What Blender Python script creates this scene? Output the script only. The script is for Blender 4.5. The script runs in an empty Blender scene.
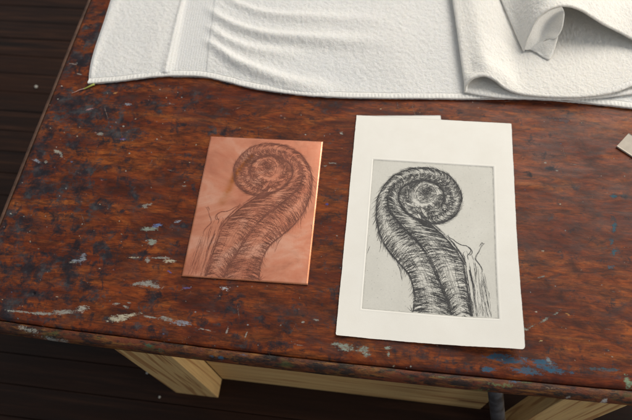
import bpy, math
import numpy as np
rng = np.random.default_rng(7)
scene = bpy.context.scene
COL = scene.collection

# ------------------------------------------------------------------ camera frame (table coordinates, metres)
CAM = np.array([0.57431968, -0.18018247, 0.786])
ROT = np.array([[0.99061016, -0.08465032, 0.10735843],
                [0.12419629, 0.88546618, -0.44780009],
                [-0.05715584, 0.45692884, 0.88766505]])
FPX = 598.143

def at(x, y, z=0.0):
    """point of the photograph -> point in the room at height z"""
    d = ROT @ np.array([(x - 316) / FPX, -(y - 210) / FPX, -1.0])
    return CAM + (z - CAM[2]) / d[2] * d

def aty(x, y, Y):
    d = ROT @ np.array([(x - 316) / FPX, -(y - 210) / FPX, -1.0])
    return CAM + (Y - CAM[1]) / d[1] * d

# ------------------------------------------------------------------ numeric helpers
def _hash(ix, iy, seed):
    h = (ix.astype(np.int64) * 374761393 + iy.astype(np.int64) * 668265263 + seed * 974634777) & 0xffffffff
    h = ((h ^ (h >> 13)) * 1274126177) & 0xffffffff
    return ((h ^ (h >> 16)) & 0xffff) / 65535.0

def vnoise(x, y, seed=0):
    x = np.asarray(x, float); y = np.asarray(y, float)
    ix = np.floor(x); iy = np.floor(y); fx = x - ix; fy = y - iy
    fx = fx * fx * (3 - 2 * fx); fy = fy * fy * (3 - 2 * fy)
    a = _hash(ix, iy, seed); b = _hash(ix + 1, iy, seed)
    c = _hash(ix, iy + 1, seed); d = _hash(ix + 1, iy + 1, seed)
    return a + (b - a) * fx + (c - a) * fy + (a - b - c + d) * fx * fy

def fbm(x, y, seed=0, o=4):
    s = 0; a = .5; t = 0
    for k in range(o):
        s = s + a * vnoise(x * 2 ** k, y * 2 ** k, seed + k); t += a; a *= .5
    return s / t - .5            # about -0.5..0.5

def smooth(a, b, x):
    t = np.clip((x - a) / (b - a), 0, 1); return t * t * (3 - 2 * t)

def spline(P, n):
    """Catmull-Rom through the points P, n samples, index-uniform"""
    P = np.asarray(P, float); m = len(P)
    u = np.linspace(0, m - 1, n); i = np.minimum(u.astype(int), m - 2); t = (u - i)[:, None]
    g = lambda k: P[np.clip(k, 0, m - 1)]
    p0, p1, p2, p3 = g(i - 1), g(i), g(i + 1), g(i + 2)
    return .5 * (2 * p1 + (p2 - p0) * t + (2 * p0 - 5 * p1 + 4 * p2 - p3) * t ** 2 + (3 * p1 - p0 - 3 * p2 + p3) * t ** 3)

def arcspline(P, n):
    C = spline(P, 40 * len(P)); d = np.r_[0, np.cumsum(np.linalg.norm(np.diff(C, axis=0), axis=1))]
    u = np.linspace(0, d[-1], n)
    return np.stack([np.interp(u, d, C[:, k]) for k in range(C.shape[1])], 1)

def mesh_obj(name, V, F, mat, parent=None, smoothsh=False, attrs=None):
    me = bpy.data.meshes.new(name)
    V = np.asarray(V, np.float32)
    if isinstance(F, np.ndarray):
        k = F.shape[1]
        me.vertices.add(len(V)); me.vertices.foreach_set('co', V.ravel())
        me.loops.add(F.size); me.loops.foreach_set('vertex_index', F.astype(np.int32).ravel())
        me.polygons.add(len(F)); me.polygons.foreach_set('loop_start', np.arange(0, F.size, k, dtype=np.int32))
        me.update(calc_edges=True); me.validate()
    else:
        me.from_pydata([tuple(map(float, v)) for v in V], [], F); me.update()
    if smoothsh:
        me.polygons.foreach_set('use_smooth', np.ones(len(me.polygons), bool))
    if attrs:
        for an, arr in attrs.items():
            arr = np.asarray(arr, np.float32)
            if arr.ndim == 1:
                a = me.attributes.new(an, 'FLOAT', 'POINT'); a.data.foreach_set('value', arr)
            else:
                a = me.attributes.new(an, 'FLOAT_COLOR', 'POINT'); a.data.foreach_set('color', arr.ravel())
    me.materials.append(mat)
    o = bpy.data.objects.new(name, me); COL.objects.link(o)
    if parent: o.parent = parent
    return o

def grid_faces(n, m, off=0):
    i = np.arange(n - 1)[:, None] * m + np.arange(m - 1)[None]
    return np.stack([i, i + m, i + m + 1, i + 1], -1).reshape(-1, 4) + off

def slab(TOP, BOT):
    """closed solid between two equally sized vertex grids (n,m,3)"""
    n, m = TOP.shape[:2]; V = np.r_[TOP.reshape(-1, 3), BOT.reshape(-1, 3)]; o = n * m
    F = [grid_faces(n, m)[:, ::-1], grid_faces(n, m, o)]
    def rim(ix):
        a, b = ix[:-1], ix[1:]; return np.stack([a, b, b + o, a + o], 1)
    I = np.arange(o).reshape(n, m)
    F += [rim(I[:, 0])[:, ::-1], rim(I[:, -1]), rim(I[0]), rim(I[-1])[:, ::-1]]
    return V, np.concatenate(F)

def tag(o, label=None, cat=None, group=None, kind=None):
    if label: o['label'] = label
    if cat: o['category'] = cat
    if group: o['group'] = group
    if kind: o['kind'] = kind
    return o

def empty(name, loc, rz=0):
    o = bpy.data.objects.new(name, None); COL.objects.link(o); o.empty_display_size = .02
    o.location = loc; o.rotation_euler = (0, 0, rz); return o

# ------------------------------------------------------------------ node helper
class NT:
    def __init__(s, name, rough=.6, metallic=0, spec=.5):
        s.m = bpy.data.materials.new(name); s.m.use_nodes = True; s.t = s.m.node_tree; s.t.nodes.clear()
        s.out = s.t.nodes.new('ShaderNodeOutputMaterial'); s.b = s.t.nodes.new('ShaderNodeBsdfPrincipled')
        s.t.links.new(s.b.outputs[0], s.out.inputs[0])
        s.b.inputs['Roughness'].default_value = rough; s.b.inputs['Metallic'].default_value = metallic
        s.b.inputs['Specular IOR Level'].default_value = spec
        s.co = s.n('ShaderNodeTexCoord').outputs['Object']
    def n(s, typ, **kw):
        nd = s.t.nodes.new(typ)
        for k, v in kw.items(): setattr(nd, k, v)
        return nd
    def put(s, sock, v):
        if isinstance(v, bpy.types.NodeSocket): s.t.links.new(v, sock)
        else:
            if sock.type == 'RGBA' and len(v) == 3: v = (*v, 1)
            sock.default_value = v
    def map(s, scale=(1, 1, 1), rot=(0, 0, 0), loc=(0, 0, 0), src=None):
        nd = s.n('ShaderNodeMapping'); s.put(nd.inputs['Vector'], src or s.co)
        nd.inputs['Scale'].default_value = scale; nd.inputs['Rotation'].default_value = rot; nd.inputs['Location'].default_value = loc
        return nd.outputs[0]
    def noise(s, scale, vec=None, detail=4, rough=.55, dist=0):
        nd = s.n('ShaderNodeTexNoise'); s.put(nd.inputs['Vector'], vec or s.co)
        nd.inputs['Scale'].default_value = scale; nd.inputs['Detail'].default_value = detail
        nd.inputs['Roughness'].default_value = rough; nd.inputs['Distortion'].default_value = dist
        return nd.outputs['Fac']
    def ramp(s, fac, stops, interp='LINEAR'):
        nd = s.n('ShaderNodeValToRGB'); s.put(nd.inputs[0], fac); cr = nd.color_ramp; cr.interpolation = interp
        while len(cr.elements) < len(stops): cr.elements.new(.5)
        for e, (p, c) in zip(cr.elements, stops):
            e.position = p
            if isinstance(c, (int, float)): c = (c, c, c)
            e.color = (*c, 1)
        return nd.outputs[0]
    def mix(s, f, a, b, mode='MIX'):
        nd = s.n('ShaderNodeMix', data_type='RGBA', blend_type=mode); s.put(nd.inputs[0], f)
        s.put(nd.inputs[6], a); s.put(nd.inputs[7], b); return nd.outputs[2]
    def math(s, op, a, b=0.0, c=None, clamp=False):
        nd = s.n('ShaderNodeMath', operation=op); nd.use_clamp = clamp
        s.put(nd.inputs[0], a); s.put(nd.inputs[1], b)
        if c is not None: s.put(nd.inputs[2], c)
        return nd.outputs[0]
    def attr(s, name, out='Fac'):
        nd = s.n('ShaderNodeAttribute'); nd.attribute_name = name; return nd.outputs[out]
    def bump(s, h, strength=.3, dist=.001, prev=None):
        nd = s.n('ShaderNodeBump'); nd.inputs['Strength'].default_value = strength; nd.inputs['Distance'].default_value = dist
        s.put(nd.inputs['Height'], h)
        if prev: s.t.links.new(prev, nd.inputs['Normal'])
        s.t.links.new(nd.outputs[0], s.b.inputs['Normal']); return nd.outputs[0]
    def base(s, c): s.put(s.b.inputs['Base Color'], c)
    def rough(s, c): s.put(s.b.inputs['Roughness'], c)

# ------------------------------------------------------------------ materials
def wood_top_mat():
    k = NT('old_varnished_wood', .42, 0, .14)
    grain = k.noise(1, k.map((26, 120, 60)), 8, .74, 1.2)
    broad = k.noise(1, k.map((7, 26, 12)), 7, .7, 1.2)
    fine = k.noise(1, k.map((60, 900, 300)), 3, .6)
    c = k.ramp(broad, [(.28, (.075, .014, .008)), (.42, (.165, .031, .010)), (.54, (.290, .066, .015)), (.68, (.42, .125, .026))])
    c = k.mix(k.ramp(grain, [(.38, .8), (.5, .25), (.58, 0.)]), c, (.05, .017, .011))
    blot = k.noise(1, k.map((20, 34, 20), loc=(7, 1, 0)), 6, .7, .7)
    c = k.mix(k.ramp(blot, [(.42, 0.), (.52, .3), (.66, .8)]), c, (.040, .014, .010))
    c = k.mix(k.ramp(fine, [(.4, .35), (.6, 0.)]), c, (.03, .012, .01))
    # sooty / greyish worn film along the grain, patchy
    film = k.noise(1, k.map((17, 30, 10), loc=(3, 1, 0)), 7, .72, .9)
    c = k.mix(k.ramp(film, [(.5, 0.), (.64, .42), (.76, .6)]), c, (.05, .037, .037))
    # black printing ink rubbed in (attribute = where, noise = how)
    n1 = k.noise(1, k.map((75, 60, 50)), 6, .72, .6)
    n2 = k.noise(1, k.map((28, 95, 50), loc=(5, 2, 0)), 5, .7)
    ink = k.math('ADD', k.attr('ink'), k.math('MULTIPLY', k.math('SUBTRACT', n1, .5), 2.7))
    ink = k.math('ADD', ink, k.math('MULTIPLY', k.math('SUBTRACT', n2, .5), 1.8))
    inkf = k.ramp(ink, [(.36, 0.), (.55, .5), (.85, .92)])
    hue = k.ramp(k.noise(45, None, 4, .65), [(.38, (.012, .012, .016)), (.52, (.020, .021, .027)), (.66, (.055, .06, .065))])
    c = k.mix(inkf, c, hue)
    # dried paint patches (attributes)
    e = k.noise(1, k.map((260, 420, 300)), 6, .8)
    e2 = k.noise(1, k.map((50, 190, 100)), 4, .7)
    pm = k.math('ADD', k.attr('paint', 'Alpha'), k.math('MULTIPLY', k.math('SUBTRACT', e, .5), 3.6))
    pm = k.math('ADD', pm, k.math('MULTIPLY', k.math('SUBTRACT', e2, .5), 1.9))
    pm = k.math('MULTIPLY', pm, k.ramp(k.attr('paint', 'Alpha'), [(.02, 0.), (.25, 1.)]))
    pf = k.ramp(pm, [(.52, 0.), (.72, .55), (1., .9)])
    pc = k.mix(k.ramp(e2, [(.35, .45), (.6, 0.)]), k.attr('paint', 'Color'), (.12, .10, .09))
    c = k.mix(pf, c, pc)
    k.base(c)
    r = k.ramp(k.noise(1, k.map((14, 40, 10), loc=(1, 7, 0)), 5, .65), [(.3, .33), (.7, .58)])
    r = k.mix(inkf, r, (.52, .52, .52)); r = k.mix(pf, r, (.7, .7, .7))
    k.rough(r)
    h = k.math('ADD', k.math('MULTIPLY', grain, .5), k.math('MULTIPLY', pf, .9))
    h = k.math('ADD', h, k.math('MULTIPLY', n1, .6))
    k.bump(h, .35, .0006)
    return k.m

def edge_mat():
    k = NT('worn_edge_wood', .5, 0, .25)
    # the moulding changes from rubbed ochre to ingrained green and black along its length
    a = k.noise(1, k.map((30, 60, 160)), 6, .7, .5)
    c = k.ramp(a, [(.34, (.012, .007, .006)), (.46, (.06, .019, .009)), (.57, (.125, .040, .013)), (.70, (.20, .085, .024)), (.82, (.28, .14, .045))])
    b = k.noise(1, k.map((16, 16, 60), loc=(9, 0, 2)), 5, .65)
    c = k.mix(k.ramp(b, [(.48, 0.), (.58, .75)]), c, (.13, .03, .013))
    g = k.noise(1, k.map((22, 40, 60), loc=(2, 5, 2)), 5, .7)
    c = k.mix(k.ramp(g, [(.56, 0.), (.68, .7)]), c, (.06, .08, .025))
    c = k.mix(k.ramp(k.noise(1, k.map((26, 300, 260), loc=(1, 3, 0)), 5, .7), [(.54, 0.), (.64, .6)]), c, (.27, .12, .025))
    d = k.noise(1, k.map((40, 120, 120), loc=(4, 4, 0)), 6, .75)
    c = k.mix(k.ramp(d, [(.5, 0.), (.58, .9)]), c, (.016, .012, .011))
    c = k.mix(k.ramp(k.math('ADD', k.attr('paint', 'Alpha'), k.math('MULTIPLY', k.math('SUBTRACT', k.noise(330, None, 4, .75), .5), 3.2)),
                     [(.6, 0.), (1., .75)]), c, k.attr('paint', 'Color'))
    k.base(c); k.bump(k.math('ADD', a, k.math('MULTIPLY', d, .8)), .9, .0016); k.rough(k.ramp(b, [(.3, .38), (.7, .65)]))
    return k.m

def flat(name, col, rough=.7, metallic=0, var=.12, scale=40, bump=.0, dist=.0005, spec=.5):
    k = NT(name, rough, metallic, spec)
    n = k.noise(scale, None, 5, .6)
    lo = tuple(x * (1 - var) for x in col); hi = tuple(min(1, x * (1 + var)) for x in col)
    k.base(k.ramp(n, [(.3, lo), (.7, hi)]))
    if bump: k.bump(k.noise(scale * 8, None, 4, .6), bump, dist)
    return k.m

def pine_mat(name='pine', along='z'):
    k = NT(name, .6)
    sc = {'z': (42, 42, 1.3), 'x': (1.3, 42, 42)}[along]
    g = k.noise(1, k.map(sc), 2, .4, .4)
    f = k.noise(1, k.map(tuple(x * 8 for x in sc)), 4, .6)
    wv = k.math('SINE', k.math('MULTIPLY', g, 38))
    c = k.ramp(wv, [(0.0, (.60, .40, .17)), (.55, (.56, .35, .135)), (.93, (.34, .17, .06))])
    c = k.mix(k.ramp(f, [(.4, .4), (.6, 0.)]), c, (.33, .19, .085))
    if along == 'x':   # a knot near the right end of the rail
        kp = aty(473, 402, .0385) - np.array([.5, .4, -.45]); v = k.map((30, 0, 110), loc=(-30 * kp[0], 0, -110 * kp[2]))
        l = k.n('ShaderNodeVectorMath', operation='LENGTH'); k.put(l.inputs[0], v)
        c = k.mix(k.ramp(k.math('MULTIPLY', l.outputs['Value'], .1), [(.0, .9), (.05, .55), (.075, .8), (.10, 0.)]), c, (.13, .04, .016))
    k.base(c); k.bump(f, .25, .0006)
    return k.m

def floor_mat():
    k = NT('dark_floorboards', .6, 0, .18)
    a = k.noise(1, k.map((3, 60, 10)), 5, .65, .4)
    b = k.noise(1, k.map((1.5, 10, 1), loc=(3, 3, 0)), 4, .6)
    c = k.ramp(a, [(.3, (.007, .004, .003)), (.52, (.018, .008, .005)), (.72, (.050, .021, .011))])
    c = k.mix(k.ramp(b, [(.4, 0.), (.7, .7)]), c, (.026, .009, .004))
    sp = k.n('ShaderNodeTexVoronoi'); k.put(sp.inputs['Vector'], k.co); sp.inputs['Scale'].default_value = 34
    f = k.math('MULTIPLY', k.math('LESS_THAN', sp.outputs['Distance'], .07), k.math('GREATER_THAN', k.noise(9), .55))
    k.base(c); k.bump(a, .4, .001); k.rough(k.ramp(b, [(.3, .42), (.7, .65)]))
    return k.m

def terry_mat(name='white_terry', loops=1.0, tint=(.89, .875, .845)):
    k = NT(name, .95, spec=.15)
    n = k.noise(620, None, 3, .7); m = k.noise(200, None, 4, .65); big = k.noise(14, None, 3)
    c = k.ramp(n, [(.25, tuple(x * .82 for x in tint)), (.6, tint)])
    c = k.mix(k.ramp(big, [(.35, .35), (.65, 0.)]), c, tuple(x * .94 for x in tint))
    # woven rows
    k.base(c)
    w = k.math('SINE', k.math('MULTIPLY', k.n('ShaderNodeSeparateXYZ').outputs[1], 1))
    p = k.bump(m, .35 * loops, .003 * loops)
    k.bump(n, .8 * loops, .0022 * loops, p)
    k.b.inputs['Subsurface Weight'].default_value = .35; k.b.inputs['Subsurface Radius'].default_value = (1, .85, .65); k.b.inputs['Subsurface Scale'].default_value = .006
    k.b.inputs['Sheen Weight'].default_value = .25; k.b.inputs['Sheen Roughness'].default_value = .5
    return k.m

def weave_mat(name='towel_hem_cloth', col=(.86, .84, .80)):
    k = NT(name, .9, spec=.2)
    n = k.noise(1, k.map((260, 90, 200)), 4, .6)
    k.base(k.ramp(n, [(.3, tuple(x * .86 for x in col)), (.7, col)]))
    k.bump(n, .5, .0012)
    return k.m

def paper_mat():
    k = NT('rag_paper', .85, spec=.25)
    n = k.noise(30, None, 4); f = k.noise(900, None, 3, .6)
    k.base(k.ramp(n, [(.3, (.83, .80, .735)), (.7, (.86, .835, .775))]))
    p = k.bump(n, .05, .002); k.bump(f, .28, .0004, p)
    return k.m

def tone_mat():
    k = NT('plate_tone_ink_film', .8, spec=.25)
    n = k.noise(22, None, 5, .6); f = k.noise(500, None, 4, .7)
    c = k.ramp(n, [(.3, (.63, .61, .55)), (.7, (.70, .68, .62))])
    c = k.mix(k.ramp(f, [(.35, .25), (.55, 0.)]), c, (.50, .49, .45))
    # ink caught along the plate edge (attribute 'rim')
    c = k.mix(k.math('MULTIPLY', k.attr('rim'), k.ramp(k.noise(120, None, 4, .7), [(.35, .25), (.6, .85)])), c, (.22, .215, .20))
    sp = k.n('ShaderNodeTexVoronoi'); k.put(sp.inputs['Vector'], k.co); sp.inputs['Scale'].default_value = 160
    c = k.mix(k.math('MULTIPLY', k.math('LESS_THAN', sp.outputs['Distance'], .10), .5), c, (.25, .25, .24))
    k.base(c); k.bump(f, .2, .0003)
    return k.m

def copper_mat():
    k = NT('rubbed_copper', .42, .75)
    n = k.noise(1, k.map((9, 13, 1)), 5, .6, 1.4); m = k.noise(1, k.map((40, 60, 1), rot=(0, 0, .5)), 5, .7, .5)
    c = k.ramp(n, [(.34, (.66, .235, .14)), (.5, (.84, .345, .21)), (.62, (.93, .47, .32))])
    c = k.mix(k.ramp(m, [(.45, 0.), (.7, .45)]), c, (.48, .15, .085))
    # darker rim along the edges of the lower half and the orange thumb smear beside the spiral
    k.base(k.mix(k.math('MULTIPLY', k.attr('smear'), 1.9, clamp=True), c, (.48, .14, .018)))
    k.rough(k.ramp(m, [(.3, .30), (.7, .46)]))
    k.bump(k.noise(1, k.map((900, 60, 1), rot=(0, 0, .3)), 3), .08, .0003)
    return k.m

M = dict(top=wood_top_mat(), edge=edge_mat(), pine=pine_mat(), pinex=pine_mat('pine_rail_wood', 'x'), floor=floor_mat(),
         terry=terry_mat(), terry2=terry_mat('thin_terry', .7, (.87, .84, .785)), hem=weave_mat(), paper=paper_mat(), tone=tone_mat(), copper=copper_mat(),
         ink=flat('black_etching_ink', (.034, .033, .034), .65, var=.5, scale=60),
         groove=flat('etched_groove', (.21, .072, .046), .6, .3, var=.35, scale=60),
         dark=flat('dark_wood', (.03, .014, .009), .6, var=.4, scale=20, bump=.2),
         steel=None, sedge=flat('rubbed_brown_edge', (.085, .042, .026), .55, var=.6, scale=45, bump=.5, spec=.3), board=flat('grey_mat_board', (.50, .44, .37), .85, var=.07, scale=90, bump=.2),
         crumb=flat('plaster', (.42, .40, .36), .9, var=.2, scale=300, bump=.3),
         threadg=flat('green_thread', (.42, .46, .10), .8), threadp=flat('pink_thread', (.50, .33, .28), .8))
k = NT('blackened_steel', .35, .8)
k.base(k.ramp(k.noise(30, None, 4), [(.35, (.10, .085, .08)), (.65, (.26, .27, .30))])); k.rough(k.ramp(k.noise(50), [(.3, .28), (.7, .5)]))
M['steel'] = k.m

# ------------------------------------------------------------------ FLOOR
FZ = -.45
def build_floor():
    V = []; F = []; w = .062; y = -1.2; i = 0
    while y < 2.6:
        x = -3.0
        while x < 3.0:
            L = 6.5; z = FZ + rng.uniform(-.0012, .0004); g = .0004; b = .0012
            x0, x1, y0, y1 = x + g, x + L - g, y + g, y + w - g
            o = len(V)
            V += [(x0, y0, z - b), (x1, y0, z - b), (x1, y1, z - b), (x0, y1, z - b),
                  (x0 + b, y0 + b, z), (x1 - b, y0 + b, z), (x1 - b, y1 - b, z), (x0 + b, y1 - b, z),
                  (x0, y0, z - .014), (x1, y0, z - .014), (x1, y1, z - .014), (x0, y1, z - .014)]
            F += [(o + 4, o + 5, o + 6, o + 7)]
            for q in range(4):
                r = (q + 1) % 4
                F += [(o + q, o + r, o + 4 + r, o + 4 + q), (o + 8 + q, o + 8 + r, o + r, o + q)]
            x += L
        y += w
    o = len(V); V += [(-3.5, -1.4, FZ - .012), (4, -1.4, FZ - .012), (4, 3, FZ - .012), (-3.5, 3, FZ - .012)]; F.append((o, o + 1, o + 2, o + 3))
    tag(mesh_obj('floor', V, F, M['floor']), kind='structure')
build_floor()

# ------------------------------------------------------------------ TABLE
table = tag(empty('work_table', (.5, .4, FZ)), 'low paint-stained red-brown wooden work table with new pine legs', 'table')
TB = np.array([.5, .4, FZ])

# paint: x,y pixel centre, half length, half width (px), angle deg (picture), colour
GW = (.30, .295, .26); CR = (.50, .46, .34); BL = (.025, .10, .17); TE = (.02, .10, .14); GG = (.26, .31, .26); BW = (.24, .27, .32)
PAINT = [(145, 284, 11, 4.5, -4, GW), (154, 286, 8, 3, 8, GW), (225, 288.5, 5.5, 3, 12, (.5, .52, .55)), (121, 318, 14, 4.2, -8, CR), (134, 315, 8, 2.6, -12, CR),
         (166, 319, 9, 2.4, 6, GW), (180, 323, 9, 3.2, 8, BW), (150, 317, 8, 1.5, 8, GW), (81, 309, 7, 3.4, -12, (.5, .49, .42)), (44, 313.5, 24, 2.2, 2, GW), (64, 312, 15, 3, 0, GW),
         (20, 311.5, 13, 1.4, 4, GW), (147, 206, 5, 2.6, -20, GW), (151, 229, 9, 3, -3, GG), (158, 225, 5, 2.5, -10, (.12, .2, .42)), (153, 242, 5.5, 4, 0, GG),
         (83, 258, 3, 5.5, 20, BW), (78, 261, 6, 2, 0, BW), (72, 262, 4, 1.2, 0, GW), (148, 260, 3, 4, 0, GW), (171, 261, 7, 2.7, 3, CR), (160, 258, 12, 1.4, 0, GW), (132, 257.5, 9, 1, 0, CR),
         (137, 284, 7, 2.4, -14, GW), (116, 304, 3.5, 1.6, 0, GW), (126, 307, 3.5, 2, 25, GW), (129, 303, 2.2, 1, 0, GW), (57, 151.5, 4.5, 2.2, 20, (.34, .33, .27)), (61, 155, 3, 2, 60, GW),
         (100, 134, 3.4, 2, -10, GW), (37, 161, 4, 2, 20, BW), (46, 162, 2, 1.6, 0, GW), (90, 109, 4, 1.2, -15, (.38, .2, .2)), (115, 93, 2.6, 1.2, -20, (.50, .22, .06)),
         (127, 104, 4, 1.6, 0, BW), (123, 139, 4, 1.4, 0, (.1, .06, .2)), (341.5, 133, 2.4, 1.8, 0, (.4, .41, .36)), (331, 163, 6, 1, 5, GW), (326, 166, 3, 1, 0, GW), (327, 204, 1.8, 1.6, 0, (.05, .06, .3)),
         (613, 196, 3, 1.9, 0, TE), (615, 226, 2.4, 5, 5, TE), (612, 241, 2, 4, 0, TE), (611, 267, 5, 2.6, 0, (.04, .1, .14)), (614, 252, 2.2, 4, 0, TE),
         (531, 327, 7, 1.2, -28, (.24, .26, .22)), (546, 319, 7, 1.9, -30, (.24, .27, .23)), (557, 313, 5, 1.1, -24, (.22, .25, .22)), (525, 329, 4, 1.6, 20, (.22, .25, .22)),
         (541, 277, 8, .9, -18, (.2, .2, .18)), (568, 314.5, 3.6, 1.3, 25, (.45, .2, .05)), (541, 341, 1.7, 1.2, 0, (.5, .38, .18)), (543, 251, 1.4, 1, 0, (.4, .35, .28)), (536, 312, 1.2, 1, 0, (.4, .35, .28)),
         (498, 357, 13, 2.6, 3, BL), (515, 361, 14, 3.8, 5, BL), (545, 364, 14, 3.2, 6, BL), (528, 371, 14, 3, 4, BL), (556, 371, 12, 3, 7, BL), (488, 369, 6, 2, 0, BL), (549, 361, 2, 7, -32, (.16, .22, .25)),
         (605, 369.5, 20, 2.6, 3, (.035, .09, .12)), (627, 380, 3.2, 8, -20, (.20, .30, .19)), (630, 385, 4, 5, 0, (.18, .28, .18)),
         (343, 346.5, 8.5, 4.8, 5, GG), (336, 344, 5, 3, 0, GG), (363, 350, 7, 5, 6, GG), (367, 355, 4, 4, 0, GG), (388, 348, 4.5, 2.5, 0, GG), (389, 354, 1.8, 5, 0, GG),
         (184, 186, 3, 1, 0, GW), (178, 221, 4, 1.6, -20, BW), (170, 272, 3, 1.4, 30, (.1, .08, .3)), (188, 288, 4, 1.2, 0, (.12, .1, .3)), (206, 330, 9, .7, 12, GW), (103, 180, 3, 1, 0, (.3, .12, .12)),
         (281, 325, 4, .9, -40, GW), (303, 322, 1.6, 1.6, 0, GW), (316, 320, 3, 1.3, 10, GW), (246, 335, 5, .7, -70, GW), (227, 331, 1, 5, 20, (.3, .27, .24)), (300, 345, 6, .8, 8, (.25, .2, .17)),
         (36, 120, 2, 1, 0, GW), (79, 74, 3, .8, 15, GW), (74, 64, 4, .9, 10, (.24, .2, .18)), (62, 86, 1.2, 1, 0, (.5, .45, .4)), (281, 94, 1, 1, 0, GW), (238, 108, 5, .6, -20, (.3, .2, .16)),
         (574, 164, 6, .6, 8, (.2, .18, .17)), (583, 202, 1, .8, 0, GW), (560, 120, 12, 3.6, 10, (.09, .07, .075))]
# ink: same without colour but strength
INK = [(92, 110, 34, 13, 8, .55), (35, 150, 10, 5, 10, .75), (50, 132, 8, 8, 0, .6), (75, 145, 12, 12, 0, .35), (120, 135, 20, 10, 0, .45), (118, 120, 12, 9, 30, .45), (40, 180, 16, 20, 0, .42),
       (82, 185, 7, 26, 16, .5), (60, 205, 10, 24, 10, .42), (100, 205, 14, 6, 10, .42), (135, 196, 3, 10, -22, .8), (95, 250, 18, 18, 0, .34), (72, 265, 8, 26, 12, .52), (35, 265, 22, 14, 0, .32),
       (88, 290, 8, 12, 10, .45), (34, 294, 5, 3, 0, .95), (25, 290, 24, 10, 0, .30), (140, 255, 10, 6, -40, .5), (183, 125, 4, 3, 0, .8), (160, 108, 22, 8, 0, .32), (190, 100, 16, 9, 0, .34),
       (150, 330, 14, 5, 5, .32), (160, 300, 30, 8, 5, .28), (230, 305, 30, 14, 8, .36), (285, 320, 22, 12, 8, .34), (340, 320, 10, 24, 0, .34), (250, 340, 40, 7, 8, .30), (200, 320, 14, 8, 0, .32),
       (343, 180, 9, 22, 0, .34), (330, 245, 11, 26, 0, .30), (342, 285, 8, 22, 0, .36), (325, 300, 10, 14, 0, .3), (552, 168, 6, 2.4, 0, .95), (530, 176, 3, 2, 0, .6), (575, 188, 8, 3.6, 0, .60),
       (545, 120, 30, 14, 5, .22), (535, 140, 16, 16, 0, .24), (590, 178, 9, 3, 0, .5), (625, 196, 5, 2, 0, .7), (560, 215, 34, 7, 3, .2), (600, 250, 20, 26, 0, .2), (420, 352, 40, 7, 4, .42),
       (460, 366, 34, 7, 5, .32), (570, 355, 30, 10, 5, .22), (230, 130, 34, 8, 0, .30), (280, 118, 30, 9, 0, .28), (330, 106, 30, 7, 0, .28), (190, 175, 12, 22, 0, .26), (178, 238, 12, 24, 0, .22),
       (610, 300, 20, 10, 0, .22), (80, 60, 14, 10, 20, .45), (96, 35, 12, 10, 10, .45), (115, 88, 20, 7, 0, .42), (8, 240, 14, 40, 0, .30), (6, 300, 12, 20, 0, .3), (400, 108, 60, 6, 2, .16)]

for _ in range(150):
    x = 632 * rng.random() ** (1.5 if rng.random() < .7 else 1); y = rng.uniform(60, 395)
    c = [(.36, .35, .31), (.28, .30, .31), (.42, .37, .27), (.10, .12, .22), (.25, .12, .10)][rng.integers(0, 5)]
    PAINT.append((x, y, rng.uniform(.6, 1.5), rng.uniform(.6, 1.1), 0, c))
for _ in range(420):
    x = 632 * rng.random() ** 1.25; y = rng.uniform(60, 395)
    c = [(.40, .38, .33), (.30, .31, .31), (.42, .36, .26), (.02, .02, .025)][rng.integers(0, 4)]
    PAINT.append((x, y, rng.uniform(.4, .9), rng.uniform(.5, .9), rng.uniform(-40, 40), c))
for _ in range(70):
    x = 632 * rng.random(); y = rng.uniform(100, 390)
    PAINT.append((x, y, rng.uniform(3, 9), rng.uniform(.35, .6), rng.choice([-60, -40, -20, 0, 10, 70, 85]) + rng.normal(0, 6), (.17, .12, .10)))
def metric(px, py, a, b, ang, z=0.):
    c = at(px, py, z); r = math.radians(ang)
    u = at(px + math.cos(r) * a, py + math.sin(r) * a, z) - c
    v = at(px - math.sin(r) * b, py + math.cos(r) * b, z) - c
    return c[:2], np.linalg.inv(np.array([u[:2], v[:2]]).T)

def paint_maps(X, Y, paint, ink=(), z=0.):
    paint = [(p[0], p[1], p[2] * (1. if p[5] in (BL, TE) else .86), p[3] * (1.05 if p[5] in (BL, TE) else .68), p[4], p[5]) for p in paint]
    col = np.zeros(X.shape + (4,)); inkm = np.zeros(X.shape)
    wx = fbm(X * 160, Y * 160, 5, 3); wy = fbm(X * 160 + 40, Y * 160, 9, 3)
    lo = fbm(X * 55, Y * 80, 15, 3)
    for (px, py, a, b, ang, c) in paint:
        o, Mi = metric(px, py, a, b, ang, z)
        sel = (abs(X - o[0]) < .09) & (abs(Y - o[1]) < .09)
        if not sel.any(): continue
        dx = X[sel] - o[0]; dy = Y[sel] - o[1]
        u = Mi[0, 0] * dx + Mi[0, 1] * dy + wx[sel] * .9; v = Mi[1, 0] * dx + Mi[1, 1] * dy + wy[sel] * .9
        d = np.hypot(u, v) + lo[sel] * .8
        m = np.clip(1.35 - .78 * d, 0, 1)
        old = col[sel]; t = m > old[:, 3] * .9
        new = old.copy(); new[t, :3] = c; new[:, 3] = np.maximum(old[:, 3], m)
        near = (~t) & (old[:, 3] < .05) & (d < 2.2); new[near, :3] = c
        col[sel] = new
    for (px, py, a, b, ang, s) in ink:
        o, Mi = metric(px, py, a, b, ang, z)
        dx = X - o[0]; dy = Y - o[1]
        u = Mi[0, 0] * dx + Mi[0, 1] * dy + wx * .5; v = Mi[1, 0] * dx + Mi[1, 1] * dy + wy * .5
        inkm = np.maximum(inkm, s * np.exp(-(u * u + v * v) * .7))
    return col, inkm

def front_y(x):          # the worn front edge bows out a little
    return .0035 - .0065 * np.sin(np.clip(x / .95, 0, 1) * math.pi)

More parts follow.
